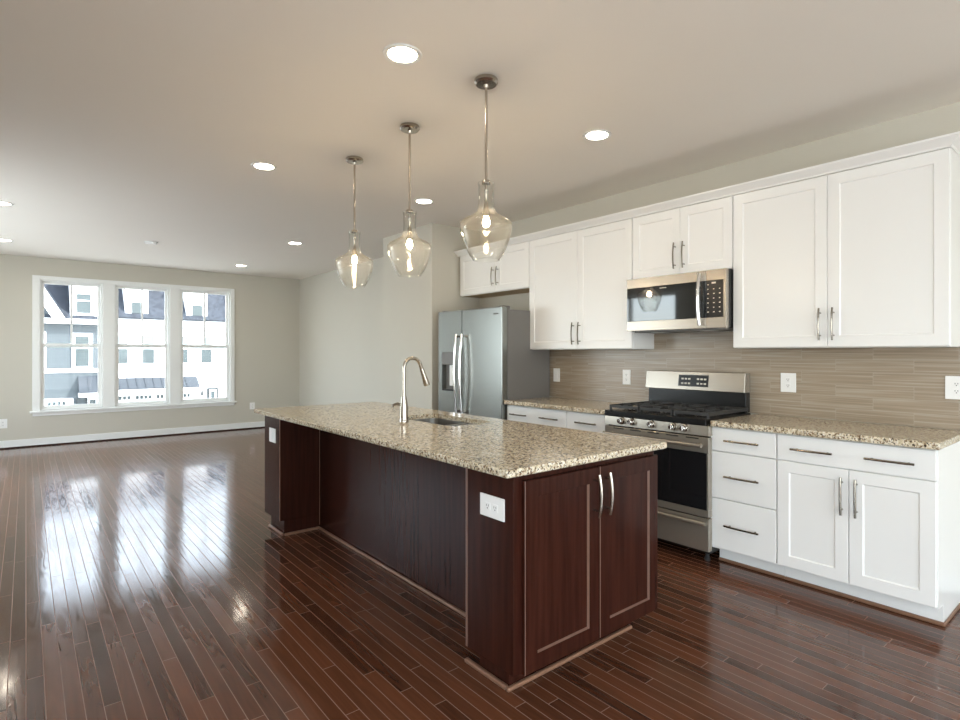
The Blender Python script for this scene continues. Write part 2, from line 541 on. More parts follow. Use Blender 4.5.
def shaker(name, mat, parent, face, plane, u0, u1, z0, z1, rail=.062, th=.02, inset=.007):
    mb = MB()
    # outer ring, lip and sunk panel in one closed surface
    def P(u, z, d):
        if face == 'x': return (plane - d, u, z)
        if face == 'X': return (plane + d, u, z)
        return (u, plane - d, z)
    def loop(i, d): return [mb.bm.verts.new(P(*q, d)) for q in ((u0 + i, z0 + i), (u1 - i, z0 + i), (u1 - i, z1 - i), (u0 + i, z1 - i))]
    L0 = loop(0, 0); L1 = loop(0, th - .002); L2 = loop(.002, th); L3 = loop(rail, th); L4 = loop(rail + (.0045 if mat == 'cherry' else .006), th - inset)
    mb.bm.faces.new(L0)
    for a, b in ((L0, L1), (L1, L2), (L2, L3), (L3, L4)):
        for k in range(4): mb.bm.faces.new((a[k], a[(k + 1) % 4], b[(k + 1) % 4], b[k]))
    mb.bm.faces.new(L4)
    o = mb.build(name, mat, parent)
    if mat == 'cherry':      # highlight painted on the lower and right inner edges
        o.data.materials.append(M['highlight_and_strip'])
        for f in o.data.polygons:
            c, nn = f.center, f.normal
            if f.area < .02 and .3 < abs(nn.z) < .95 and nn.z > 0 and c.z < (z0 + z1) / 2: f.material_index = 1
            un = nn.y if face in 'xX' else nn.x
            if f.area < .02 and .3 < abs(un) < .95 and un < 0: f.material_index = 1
    return o

def flat_front(name, mat, parent, face, plane, u0, u1, z0, z1, th=.02):
    mb = MB(); slab_box(mb, face, u0, u1, z0, z1, 0, th, plane)
    return mb.build(name, mat, parent, bevel=.002)

def pull(parent, face, plane, u, z, length, vert, mat='pull', r=.0055, arch=.012, stand=.026, post_in=.028):
    """an arched bar pull on two posts, centred on (u, z)"""
    mb = MB()
    def P(s, d):
        a, b = (u, z + s) if vert else (u + s, z)
        if face == 'x': return (plane - d, a, b)
        if face == 'X': return (plane + d, a, b)
        return (a, plane - d, b)
    h = length / 2
    pts = [P(h * t, stand + arch * (1 - t * t)) for t in [k / 8 for k in range(-8, 9)]]
    mb.tube(pts, r, 8)
    for s in (-1, 1):
        q = s * (h - post_in)
        mb.tube([P(q, 0), P(q, stand + arch * .5)], r * .85, 8)
    return mb.build('handle', mat, parent, smooth=True)

# ------------------------------------------------------------------ the room
XL, XR, YB, YF, ZC = -1.55, 3.94, -3.3, 10.36, 2.716
TW = .16
structure(B(XL - TW, XR + TW, YB - TW, YF + TW, -.12, 0).build('floor', 'floor'))
structure(B(XL - TW, XR + TW, YB - TW, YF + TW, ZC, ZC + .15).build('ceiling', 'ceil'))
structure(B(XR, XR + TW, YB - TW, YF + TW, 0, ZC).build('wall_right', 'wall'))
lz0, lz1, sz1 = .48, 2.42, 2.45
OPEN = [(5.4, 9.4, lz0, lz1), (-2.3, .5, .0, sz1)]  # side door is added, and left window widened, to let in more light
mb = MB()
mb.box(XL - TW, XL, YB - TW, -2.3, 0, ZC).box(XL - TW, XL, .5, 5.4, 0, ZC).box(XL - TW, XL, 9.4, YF + TW, 0, ZC)
mb.box(XL - TW, XL, 5.4, 9.4, 0, lz0).box(XL - TW, XL, 5.4, 9.4, lz1, ZC).box(XL - TW, XL, -2.3, .5, sz1, ZC)
structure(mb.build('wall_left', 'wall'))
for nm, n, (a, b, c, d) in (('window_4', 4, OPEN[0]), ('added_side_door', 2, OPEN[1])):
    mb = MB()
    for k in range(n + 1):
        y = a + .03 + (b - a - .06) * k / n
        mb.box(XL - .12, XL - .05, y - .03, y + .03, c + .001, d)
    mb.box(XL - .12, XL - .05, a, b, c + .001, c + .06).box(XL - .12, XL - .05, a, b, d - .06, d)
    o = structure(mb.build(nm, 'trim'))
    structure(B(XL - .088, XL - .082, a + .04, b - .04, c + .04, d - .04).build('pane', 'glass', o))
# wall with the three windows
ox0, ox1, oz0, oz1 = .15, 2.73, .505, 2.405
mb = MB()
mb.box(XL, ox0, YF, YF + TW, 0, ZC).box(ox1, XR, YF, YF + TW, 0, ZC)
mb.box(ox0, ox1, YF, YF + TW, 0, oz0).box(ox0, ox1, YF, YF + TW, oz1, ZC)
structure(mb.build('wall_front', 'wall'))
# rear wall behind the camera with a wide glazed opening added to let in light
bx0, bx1, bz1 = -1.1, 3.5, 2.45
mb = MB()
mb.box(XL, bx0, YB - TW, YB, 0, ZC).box(bx1, XR, YB - TW, YB, 0, ZC).box(bx0, bx1, YB - TW, YB, bz1, ZC)
structure(mb.build('wall_back', 'wall'))
# block that closes the refrigerator niche
CX0, CY0, CY1 = 3.30, 4.95, 6.0
structure(B(CX0, XR, CY0, CY1, 0, ZC).build('wall_niche', 'wall'))

# patio door added in the unseen rear wall to let in light
mb = MB()
for x in (bx0, bx0 + 1.15, bx0 + 2.3, bx0 + 3.45, bx1):
    xx = min(max(x, bx0 + .04), bx1 - .04)
    mb.box(xx - .04, xx + .04, YB - .11, YB - .05, 0.001, bz1)
mb.box(bx0, bx1, YB - .11, YB - .05, bz1 - .07, bz1).box(bx0, bx1, YB - .11, YB - .05, .001, .08)
door = structure(mb.build('added_patio_door', 'trim'))
structure(B(bx0 + .05, bx1 - .05, YB - .085, YB - .079, .08, bz1 - .07).build('pane', 'glass', door))

# baseboards with a dark shoe strip
def base_run(name, x0, x1, y0, y1, face):
    t, s = .014, .016
    mb = MB(); sh = MB()
    if face == '-y':
        mb.box(x0, x1, y0 - t, y0, .001, .112); sh.box(x0, x1, y0 - t - s, y0 - t, .001, .018)
    elif face == '-x':
        mb.box(x0 - t, x0, y0, y1, .001, .112); sh.box(x0 - t - s, x0 - t, y0, y1, .001, .018)
    else:
        mb.box(x0, x0 + t, y0, y1, .001, .112); sh.box(x0 + t, x0 + t + s, y0, y1, .001, .018)
    o = structure(mb.build(name, 'trim', bevel=.003))
    structure(sh.build('shoe_molding', 'cherry', o, bevel=.005))
base_run('baseboard_front', XL + .03, XR - .03, YF, YF, '-y')
base_run('baseboard_right', XR, XR, CY1 + .03, YF - .03, '-x')
base_run('baseboard_right', XR, XR, YB, .66, '-x')
base_run('baseboard_left', XL, XL, YB, YF - .03, '+x')
base_run('baseboard_niche', CX0, CX0, CY0, CY1, '-x')

# windows: casing, stool, three double-hung units
mb = MB()
cz0, cz1, cx0, cx1 = .505, 2.455, .07, 2.79
fy0, fy1 = YF - .02, YF - .0005
mb.box(cx0, ox0 + .005, fy0, fy1, cz0, cz1).box(ox1 - .005, cx1, fy0, fy1, cz0, cz1)
mb.box(ox0 + .005, ox1 - .005, fy0, fy1, oz1 - .005, cz1)
structure(mb.build('trim_1', 'trim', bevel=.003))
structure(B(cx0 - .03, cx1 + .03, YF - .055, YF + .06, .478, .505).build('trim_2', 'trim', bevel=.004))
structure(B(cx0, cx1, YF - .018, YF - .0005, .43, .4775).build('trim_3', 'trim', bevel=.003))
WIN = [(.15, .90), (1.055, 1.80), (1.95, 2.73)]
for a, b in ((.90, 1.055), (1.80, 1.95)):
    structure(B(a + .001, b - .001, YF - .018, YF + .12, oz0, oz1).build('mullion_trim', 'trim', bevel=.003)).name = 'trim_4' if a < 1 else 'trim_5'
zm = 1.452
for i, (a, b) in enumerate(WIN):
    fr = MB()
    j = .022
    yA, yB = YF + .02, YF + .13
    fr.box(a, a + j, yA, yB, oz0, oz1).box(b - j, b, yA, yB, oz0, oz1).box(a + j, b - j, yA, yB, oz0, oz0 + .02).box(a + j, b - j, yA, yB, oz1 - j, oz1)
    w = structure(fr.build('window_%d' % (i + 1), 'trim', bevel=.002))
    def sash(nm, z0, z1, y, mun):
        s = MB(); st = .034
        A, Bq = a + j, b - j
        s.box(A, A + st, y, y + .03, z0, z1).box(Bq - st, Bq, y, y + .03, z0, z1)
        s.box(A + st, Bq - st, y, y + .03, z0, z0 + .045).box(A + st, Bq - st, y, y + .03, z1 - .034, z1)
        so = structure(s.build(nm, 'trim', w, bevel=.002))
        structure(B(A + st - .004, Bq - st + .004, y + .013, y + .017, z0 + .03, z1 - .03).build('pane', 'glass', so))
        if mun:
            c = (A + Bq) / 2
            structure(B(c - .0125, c + .0125, y + .003, y + .027, z0 + .036, z1 - .034).build('muntin', 'trim', so))
    sash('lower_sash', oz0 + .02, zm + .026, YF + .045, False)
    sash('upper_sash', zm - .030, oz1 - j, YF + .082, True)

# backsplash on the kitchen wall
structure(B(XR - .010, XR - .0005, .66, 3.845, .914, 1.366).box(XR - .010, XR - .0005, 1.828, 2.650, 1.366, 1.489).build('wall_backsplash', 'tile'))

# crown molding along the wall cabinets
XU = 3.637
prof = [(XU + .01, 2.392), (XU - .006, 2.392), (XU - .010, 2.402), (XU - .030, 2.418), (XU - .046, 2.432), (XU - .050, 2.436), (XU - .050, 2.446), (XU + .01, 2.446)]
yr0 = .695
mb = MB()
# front run with a mitred return at the open end
def crown_ring(k):
    out = []
    for x, z in prof:
        d = XU - x
        out.append({0: (3.93, yr0 - d, z), 1: (x, yr0 - d, z), 2: (x, CY0 - .002, z)}[k])
    return [mb.bm.verts.new(p) for p in out]
rg = [crown_ring(k) for k in range(3)]
for a, b in zip(rg, rg[1:]):
    for k in range(len(prof)):
        q = (k + 1) % len(prof)
        mb.bm.faces.new((a[k], a[q], b[q], b[k]))
mb.bm.faces.new(rg[0]); mb.bm.faces.new(rg[2])
structure(mb.build('trim_6', 'cab'))

# ------------------------------------------------------------------ island
BX, BY0, BY1 = 1.42, 1.575, 4.45
isl = thing('kitchen_island', 'dark cherry kitchen island cabinet with a knee recess under the speckled granite slab', 'kitchen island', (1.9, 3.0, 0))
mb = MB()
mb.box(1.78, 2.335, BY0, BY1 - .002, .105, .665)
mb.box(1.78, 1.875, BY0, BY1 - .002, .665, .874).box(2.265, 2.335, BY0, BY1 - .002, .665, .874)
mb.box(1.875, 2.265, BY0, 2.62, .665, .874).box(1.875, 2.265, 3.35, BY1 - .002, .665, .874)
mb.box(1.80, 2.27, 1.66, BY1 - .05, .001, .105)
mb.build('cabinet_body', 'cherry', isl, bevel=.002)
mb = MB()
mb.box(BX, 1.779, BY0, 1.87, .105, .874).box(1.475, 1.799, 1.662, 1.85, .001, .105)
p1 = mb.build('end_pillar', 'cherry', isl, bevel=.002)
mb = MB()
mb.box(BX, 1.779, 4.115, BY1, .11, .874).box(1.452, 1.779, 4.115, BY1 - .05, .001, .11)
mb.build('end_pillar', 'cherry', isl, bevel=.002)
B(1.72, 1.7785, 1.871, 4.114, .001, .874).build('back_panel', 'cherry', isl)
# edge strips of lighter wood where the panels meet
B(BX - .003, BX + .012, 1.8610, 1.873, .107, .872).build('edge_strip', 'highlight_and_strip', isl, bevel=.002)
B(BX - .002, BX + .003, 4.112, 4.119, .112, .872).build('edge_strip', 'shoe', isl, bevel=.002)
B(1.7175, 1.7195, 4.108, 4.1135, .03, .872).build('edge_strip', 'shoe', isl, bevel=.002)
for (u0, u1) in ((1.461, 1.9005), (1.9055, 2.335)):
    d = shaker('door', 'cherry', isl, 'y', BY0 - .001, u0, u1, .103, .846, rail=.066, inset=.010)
    pull(d, 'y', BY0 - .021, 1.862 if u0 < 1.5 else 1.934, .730, .18, True, 'nickel', r=.0062, stand=.03, arch=.012, post_in=.026)
B(2.3355, 2.342, 1.5765, 1.585, .755, .80).build('hinge', 'nickel', isl, bevel=.001)
# working side towards the range
for k in range(5):
    u0 = 1.66 + k * .552
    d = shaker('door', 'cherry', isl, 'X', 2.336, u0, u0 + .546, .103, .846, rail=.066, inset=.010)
    pull(d, 'X', 2.356, u0 + (.50 if k % 2 == 0 else .046), .73, .18, True, 'nickel', r=.0062, stand=.03, arch=.012, post_in=.026)
# shoe molding around the foot
def shoe(x0, x1, y0, y1):
    return B(x0, x1, y0, y1, .0005, .019).build('shoe_molding', 'shoe', isl, bevel=.007, seg=3)
shoe(1.452, 2.255, 1.640, 1.6595)
shoe(1.452, 1.4735, 1.6600, 1.93)
shoe(1.700, 1.7195, 1.90, 4.093)
shoe(1.45, 1.7195, 4.094, 4.1135)
shoe(1.432, 1.4505, 4.115, 4.41)

def rounded(x0, x1, y0, y1, r, n=5):
    out = []
    for cx, cy, a0 in ((x1 - r, y1 - r, 0), (x0 + r, y1 - r, 90), (x0 + r, y0 + r, 180), (x1 - r, y0 + r, 270)):
        for k in range(n + 1):
            a = R(a0 + 90 * k / n)
            out.append((cx + r * math.cos(a), cy + r * math.sin(a)))
    return out

def worktop(name, x0, x1, y0, y1, z0, z1, r, hole=None, parent=None):
    bm = bmesh.new()
    e = .004
    def ring(pts, z): return [bm.verts.new((x, y, z)) for x, y in pts]
    def grow(d): return rounded(x0 - d, x1 + d, y0 - d, y1 + d, max(r + d, .001))
    O = [ring(grow(-e), z0), ring(grow(0), z0 + e), ring(grow(0), z1 - e), ring(grow(-e), z1)]
    n = len(O[0])
    for a, b in zip(O, O[1:]):
        for k in range(n): bm.faces.new((a[k], a[(k + 1) % n], b[(k + 1) % n], b[k]))
    if hole:
        H0, H1 = ring(hole, z0), ring(hole, z1)
        h = len(hole)
        for k in range(h): bm.faces.new((H0[k], H0[(k + 1) % h], H1[(k + 1) % h], H1[k]))
        for o_, h_ in ((O[0], H0), (O[3], H1)):
            eds = []
            for lp in (o_, h_):
                for k in range(len(lp)):
                    ed = bm.edges.get((lp[k], lp[(k + 1) % len(lp)]))
                    eds.append(ed)
            bmesh.ops.triangle_fill(bm, use_beauty=True, use_dissolve=False, edges=eds)
    else:
        bm.faces.new(O[0]); bm.faces.new(O[3])
    mb = MB(); mb.bm.free(); mb.bm = bm
    return mb.build(name, 'granite', parent, base=((x0 + x1) / 2, (y0 + y1) / 2, z0))

SX0, SX1, SY0, SY1 = 1.905, 2.235, 2.66, 3.31
hole = rounded(SX0, SX1, SY0, SY1, .05)
tag(worktop('granite_worktop', 1.345, 2.377, 1.525, 4.48, .877, .907, .012, hole),
    'long speckled beige granite slab on the dark island, with a sink cut into it', 'countertop', 'granite worktops')

# sink under the slab
snk = thing('kitchen_sink', 'undermount stainless double sink set into the island slab', 'sink', ((SX0 + SX1) / 2, (SY0 + SY1) / 2, .70))
def bowl(y0, y1, nm):
    bm = bmesh.new()
    def ring(d, z, r): return [bm.verts.new((x, y, z)) for x, y in rounded(SX0 - .004 + d, SX1 + .004 - d, y0 + d, y1 - d, r)]
    seq = [ring(-.012, .875, .06), ring(0, .875, .05), ring(.004, .71, .05), ring(.03, .690, .04)]
    seq2 = [ring(.03, .686, .04), ring(.001, .706, .05), ring(-.003, .870, .05), ring(-.012, .870, .06)]
    n = len(seq[0])
    allr = seq + seq2
    for a, b in zip(allr, allr[1:] + allr[:1]):
        if a is seq[-1]: continue
        for k in range(n): bm.faces.new((a[k], a[(k + 1) % n], b[(k + 1) % n], b[k]))
    bm.faces.new(seq[-1]); bm.faces.new(seq2[0])
    mb = MB(); mb.bm.free(); mb.bm = bm
    o = mb.build(nm, 'steel', snk, smooth=True)
    c = ((SX0 + SX1) / 2, (y0 + y1) / 2, .690)
    MB().lathe([(.0, .001), (.022, .001), (.040, .004), (.042, .0005)], c, 20).build('drain', 'chrome', o, smooth=True)
bowl(SY0 - .004, 2.905, 'bowl'); bowl(2.935, SY1 + .004, 'bowl')

# faucet
fx, fy, fz = 1.812, 3.03, .9075
fau = thing('kitchen_faucet', 'tall brushed nickel gooseneck faucet standing on the island by the sink', 'faucet', (fx, fy, fz))
MB().lathe([(.029, 0), (.029, .006), (.027, .010), (.026, .03), (.0255, .09), (.021, .125), (.0155, .16)], (fx, fy, fz), 24).build('base', 'nickel', fau, smooth=True)
pts = [(fx, fy, fz + .155), (fx, fy, fz + .22), (fx, fy, fz + .30)]
rr = .062
for k in range(0, 11):
    a = PI - PI * k / 10 * .93
    pts.append((fx + rr + rr * math.cos(a), fy, fz + .335 + rr * math.sin(a)))
e1, e2 = Vector(pts[-1]), Vector(pts[-2])
d = (e1 - e2).normalized()
pts.append(tuple(e1 + d * .02))
MB().tube(pts, .0118, 14).build('spout', 'nickel', fau, smooth=True)
q0 = e1 + d * .0205
q1 = q0 + d * .115
MB().tube([q0, q0 + d * .01, q0 + d * .05, q0 + d * .10, q1], [.0135, .0145, .0165, .021, .0205], 16).build('spray_head', 'nickel', fau, smooth=True)
hp = [(fx - .012, fy + .012, fz + .105), (fx - .03, fy + .03, fz + .112), (fx - .048, fy + .045, fz + .105), (fx - .054, fy + .05, fz + .088), (fx - .048, fy + .046, fz + .070), (fx - .038, fy + .038, fz + .060)]
MB().tube(hp, [.010, .010, .0075, .006, .0055, .005], 10).build('lever', 'pull', fau, smooth=True)

# ------------------------------------------------------------------ base cabinets
XD = 3.352     # carcass face; fronts stand 2 cm out of it
ZB, ZT = .112, .876
def base_cabinet(label, y0, y1, end=False):
    t = thing('base_cabinet', label, 'cabinet', (3.6, (y0 + y1) / 2, 0), 'white base cabinets')
    mb = MB()
    mb.box(XD, XR - .002, y0, y1, ZB - .007, ZT).box(3.45, XR - .016, y0 + (0.0 if end else .0), y1, .001, ZB - .007)
    mb.build('carcass', 'cab', t)
    return t
def toe_shoe(t, y0, y1, end=False):
    mb = MB()
    mb.box(3.433, 3.4495, y0 - (.010 if end else 0), y1, .0005, .019)
    if end: mb.box(3.4495, XR - .035, y0 - .010, y0 - .0005, .0005, .019)
    mb.build('shoe_molding', 'shoe', t, bevel=.006, seg=3)
def drawer(t, y0, y1, z0, z1, pulls):
    f = flat_front('drawer_front', 'cab', t, 'x', XD - .001, y0, y1, z0, z1)
    for u in pulls: pull(f, 'x', XD - .021, u, (z0 + z1) / 2 - .002, .212, False, arch=.005, r=.006)

# right of the range: drawer stack, then the two-door unit at the open end
t = base_cabinet('white three-drawer base cabinet standing just right of the stainless range', 1.4265, 1.834)
toe_shoe(t, 1.4265, 1.834)
ds = [(.725, .868), (.430, .719), (.118, .424)]
for z0, z1 in ds: drawer(t, 1.430, 1.830, z0, z1, [1.626])
t = base_cabinet('white base cabinet with one wide drawer over two shaker doors, at the open end', .685, 1.4255, True)
toe_shoe(t, .685, 1.4255, True)
drawer(t, .690, 1.421, .725, .868, [1.236, .874])
d = shaker('door', 'cab', t, 'x', XD - .001, 1.060, 1.421, .118, .719); pull(d, 'x', XD - .021, 1.088, .578, .20, True, arch=.005, r=.006)
d = shaker('door', 'cab', t, 'x', XD - .001, .690, 1.056, .118, .719); pull(d, 'x', XD - .021, 1.020, .578, .20, True, arch=.005, r=.006)
# left of the range
t = base_cabinet('white one-drawer base cabinet standing just left of the stainless range', 2.645, 3.062)
toe_shoe(t, 2.66, 3.062)
drawer(t, 2.650, 3.058, .725, .868, [2.845])
d = shaker('door', 'cab', t, 'x', XD - .001, 2.650, 3.058, .118, .719); pull(d, 'x', XD - .021, 2.70, .578, .20, True, arch=.005, r=.006)
t = base_cabinet('white base cabinet with a wide two-pull drawer, beside the refrigerator', 3.063, 3.785)
toe_shoe(t, 3.063, 3.785)
drawer(t, 3.067, 3.781, .725, .868, [3.243, 3.614])
for a, b, u in ((3.067, 3.422, 3.385), (3.426, 3.781, 3.463)):
    d = shaker('door', 'cab', t, 'x', XD - .001, a, b, .118, .719); pull(d, 'x', XD - .021, u, .578, .20, True, arch=.005, r=.006)

tag(worktop('granite_worktop', 3.297, XR - .0115, .668, 1.816, .8775, .9125, .004),
    'granite worktop on the white cabinets right of the range', 'countertop', 'granite worktops')
tag(worktop('granite_worktop', 3.297, XR - .0115, 2.642, 3.787, .8775, .9125, .004),
    'granite worktop between the range and the refrigerator', 'countertop', 'granite worktops')

# ------------------------------------------------------------------ wall cabinets
def wall_cabinet(label, y0, y1, z0, div, hz, hl=.19):
    t = thing('wall_cabinet', label, 'cabinet', (3.79, (y0 + y1) / 2, z0), 'white wall cabinets')
    B(XU + .021, XR - .002, y0, y1, z0, 2.391).build('carcass', 'cab', t)
    B(XU + .04, XR - .004, y0 + .016, y1 - .016, z0 - .0015, z0 - .0002).build('underside', 'raw' if z0 > 1.94 and y0 > 3 else 'cab', t)
    for a, b, u in ((div + .0015, y1 - .003, div + .036), (y0 + .003, div - .0015, div - .036)):
        d = shaker('door', 'cab', t, 'x', XU + .0205, a, b, z0 + .003, 2.389, rail=.063)
        pull(d, 'x', XU + .0005, u, hz, hl, True, arch=.010)
    return t
wall_cabinet('tall two-door white wall cabinet right of the microwave, at the open end', .695, 1.8425, 1.370, 1.268, 1.507)
wall_cabinet('short two-door white wall cabinet directly above the microwave', 1.8435, 2.6515, 1.905, 2.236, 2.043)
wall_cabinet('tall two-door white wall cabinet between the microwave and the refrigerator', 2.6525, 3.8155, 1.370, 3.220, 1.505)
wall_cabinet('short two-door white wall cabinet above the refrigerator', 3.8165, 4.908, 1.955, 4.30, 2.11)
# ------------------------------------------------------------------ microwave
my0, my1, mz0, mz1, mx = 1.846, 2.645, 1.505, 1.9005, 3.56
mw = thing('microwave', 'stainless over-the-range microwave hung under the short cabinet above the range', 'microwave', (3.75, 2.23, 1.505))
B(mx + .035, XR - .012, my0, my1, mz0 + .004, mz1).build('case', 'black', mw, bevel=.003)
dsplit = 1.992
kb = MB()
kb.box(mx, mx + .034, my0 + .001, dsplit - .002, mz1 - .072, mz1 - .001).box(mx, mx + .034, my0 + .001, dsplit - .002, mz0, mz0 + .072).box(mx, mx + .034, my0 + .001, my0 + .022, mz0 + .072, mz1 - .072)
cp = kb.build('control_panel', 'steel_h', mw, bevel=.002)
ck = B(mx + .002, mx + .034, my0 + .0225, dsplit - .002, mz0 + .0725, mz1 - .0725).build('keypad', 'black', cp)
km = MB()
for c in range(3):
    for r_ in range(7):
        if (c, r_) in ((1, 0), (0, 0)): continue
        y = my0 + .046 + c * .042; z = mz1 - .10 - r_ * .031
        km.box(mx + .0008, mx + .0018, y - .005 + .003 * (r_ % 2), y + .006, z - .003, z + .003)
km.box(mx + .0008, mx + .0018, my0 + .075, my0 + .105, mz1 - .095, mz1 - .084)
km.build('keypad_lettering', 'keys', cp)
db = MB()
db.box(mx, mx + .034, dsplit, my1 - .001, mz1 - .072, mz1 - .001).box(mx, mx + .034, dsplit, my1 - .001, mz0, mz0 + .072)
dr = db.build('door', 'steel_h', mw, bevel=.002)
B(mx + .002, mx + .034, dsplit, my1 - .002, mz0 + .0725, mz1 - .0725).build('window', 'mwglass', dr)
B(mx + .0012, mx + .0019, 2.30, 2.355, mz1 - .092, mz1 - .086).build('name_badge', 'keys', dr)
hp = []
for k in range(-8, 9):
    s = k / 8
    hp.append((mx - .028 - .020 * (1 - s * s), 2.022, (mz0 + mz1) / 2 + s * .175))
hb = MB().tube(hp, .0, 12, flat=(.019, .013))
for s in (-1, 1): hb.tube([(mx, 2.022, (mz0 + mz1) / 2 + s * .155), (mx - .03, 2.022, (mz0 + mz1) / 2 + s * .155)], .011, 10)
hb.build('handle', 'chrome', dr, smooth=True)
vb = MB().box(3.62, 3.90, my0 + .03, my1 - .03, mz0 - .012, mz0 + .0035)
vb.build('vent_grille', 'fside', mw, bevel=.003)
for y in (my0 + .2, my1 - .2):
    B(3.66, 3.74, y - .05, y + .05, mz0 - .0145, mz0 - .0125).build('task_light', 'plate', mw)

# ------------------------------------------------------------------ range
ry0, ry1, rx = 1.817, 2.638, 3.285
rg_ = thing('gas_range', 'freestanding stainless gas range with black glass oven door and iron grates', 'range', (3.6, 2.225, 0))
B(rx + .045, 3.90, 1.838, ry1, .06, .8765).build('body', 'black', rg_)
for y in (ry0 + .06, ry1 - .05):
    for x in (rx + .09, 3.84):
        MB().lathe([(.018, 0), (.018, .02), (.012, .024), (.012, .06)], (x, y, .001), 12).build('foot', 'rubber', rg_, smooth=True)
B(rx - .004, 3.885, ry0 + .019, ry1 + .001, .8772, .918).build('cooktop', 'black', rg_, bevel=.006, seg=3)
cpn = MB().prism([(rx + .044, .812), (rx - .002, .812), (rx + .004, .8765), (rx + .044, .8765)], ry0, ry1, 'y').build('control_panel', 'steel_h', rg_, bevel=.002)
for y in (2.484, 2.397, 2.234, 2.070, 1.986):
    k = MB().lathe([(.0, -.036), (.015, -.036), (.0185, -.032), (.020, -.010), (.025, -.008), (.026, .002)], (rx + .001, y, .850), 20, axis='x').build('knob', 'chrome', cpn, smooth=True)
    B(rx - .0405, rx - .0345, y - .004, y + .004, .834, .866).build('grip', 'chrome', k, bevel=.002)
od = MB()
od.box(rx, rx + .043, ry0 + .001, ry1 - .001, .705, .803).box(rx, rx + .043, ry0 + .001, ry1 - .001, .300, .345)
od.box(rx, rx + .043, ry0 + .001, ry0 + .028, .345, .705).box(rx, rx + .043, ry1 - .028, ry1 - .001, .345, .705)
odo = od.build('oven_door', 'steel_h', rg_, bevel=.003)
B(rx - .0015, rx + .043, ry0 + .014, ry1 - .014, .3455, .7045).build('glass', 'oven', odo)
hb = MB().tube([(rx - .05 - .006 * (1 - (k / 8) ** 2), 2.2245 + k / 8 * .385, .756) for k in range(-8, 9)], .0125, 12)
for s in (-1, 1): hb.tube([(rx, 2.2245 + s * .345, .756), (rx - .05, 2.2245 + s * .345, .756)], .010, 10)
hb.build('handle', 'steel_h', odo, smooth=True)
vs = MB()
for k in range(5): vs.box(rx - .0006, rx + .01, ry0 + .07 + k * .145, ry0 + .16 + k * .145, .789, .796)
vs.build('vent', 'black', odo)
dw = B(rx, rx + .043, ry0 + .001, ry1 - .001, .085, .293).build('drawer', 'steel_h', rg_, bevel=.003)
MB().tube([(rx - .018 - .010 * (1 - (k / 8) ** 2), 2.2245 + k / 8 * .39, .262) for k in range(-8, 9)], .0, 12, flat=(.012, .014)).build('handle', 'steel_h', dw, smooth=True)
# backguard
bgd = MB().prism([(3.832, 1.058), (3.850, 1.196), (3.925, 1.196), (3.925, 1.058)], 1.858, 2.668, 'y').build('backguard', 'steel_h', rg_, bevel=.004)
B(3.862, 3.9245, 1.862, 2.655, .9185, 1.0575).build('backguard_base', 'black', rg_, bevel=.003)
MB().prism([(3.8335, 1.086), (3.8445, 1.172), (3.852, 1.172), (3.842, 1.086)], 2.128, 2.372, 'y').build('display', 'black', bgd)
km = MB()
for r_, z in enumerate((1.108, 1.142)):
    for k in range(7):
        if k == 3: continue
        y = 2.162 + k * .028 + (.008 if k > 3 else -.008 if k < 3 else 0)
        x = 3.8335 + (z - 1.086) * .128 - .0006
        km.box(x - .0012, x + .002, y - .009, y + .009, z - .006, z + .006)
km.build('display_lettering', 'keys', bgd)
# grates and burners
gz = .956
for i, (a, b) in enumerate(((ry0 + .02, 2.085), (2.095, 2.354), (2.364, ry1 - .02))):
    gm = MB()
    x0, x1 = rx + .03, 3.845
    q = .0065
    for y in (a + q, b - q): gm.box(x0, x1, y - q, y + q, gz - .022, gz)
    for x in (x0 + q, (x0 + x1) / 2, x1 - q): gm.box(x - q, x + q, a + 2 * q, b - 2 * q, gz - .020, gz - .0005)
    for x in (x0, x1 - .014):
        for y in (a, b - .014): gm.box(x, x + .014, y, y + .014, .9185, gz - .02)
    cy = (a + b) / 2
    for cx in ((x0 * 3 + x1) / 4, (x0 + 3 * x1) / 4):
        for s in (-1, 1):
            gm.prism([(cx - .085 * s - .0, gz - .018), (cx - .085 * s, gz), (cx - .03 * s, gz + .006), (cx - .025 * s, gz - .012)], cy - .005, cy + .005, 'y')
            gm.prism([(cy - .105 * s, gz - .018), (cy - .105 * s, gz - .001), (cy - .032 * s, gz + .006), (cy - .026 * s, gz - .012)], cx - .005, cx + .005, 'x')
    gm.build('grate', 'iron', rg_, bevel=.002)
    for cx in ((x0 * 3 + x1) / 4, (x0 + 3 * x1) / 4):
        bo = MB().lathe([(.050, 0), (.052, .006), (.040, .012)], (cx, cy, .9185), 20).build('burner', 'chrome', rg_, smooth=True)
        MB().lathe([(.036, 0), (.036, .006), (.030, .009)], (cx, cy, .931), 20).build('cap', 'iron', bo, smooth=True)

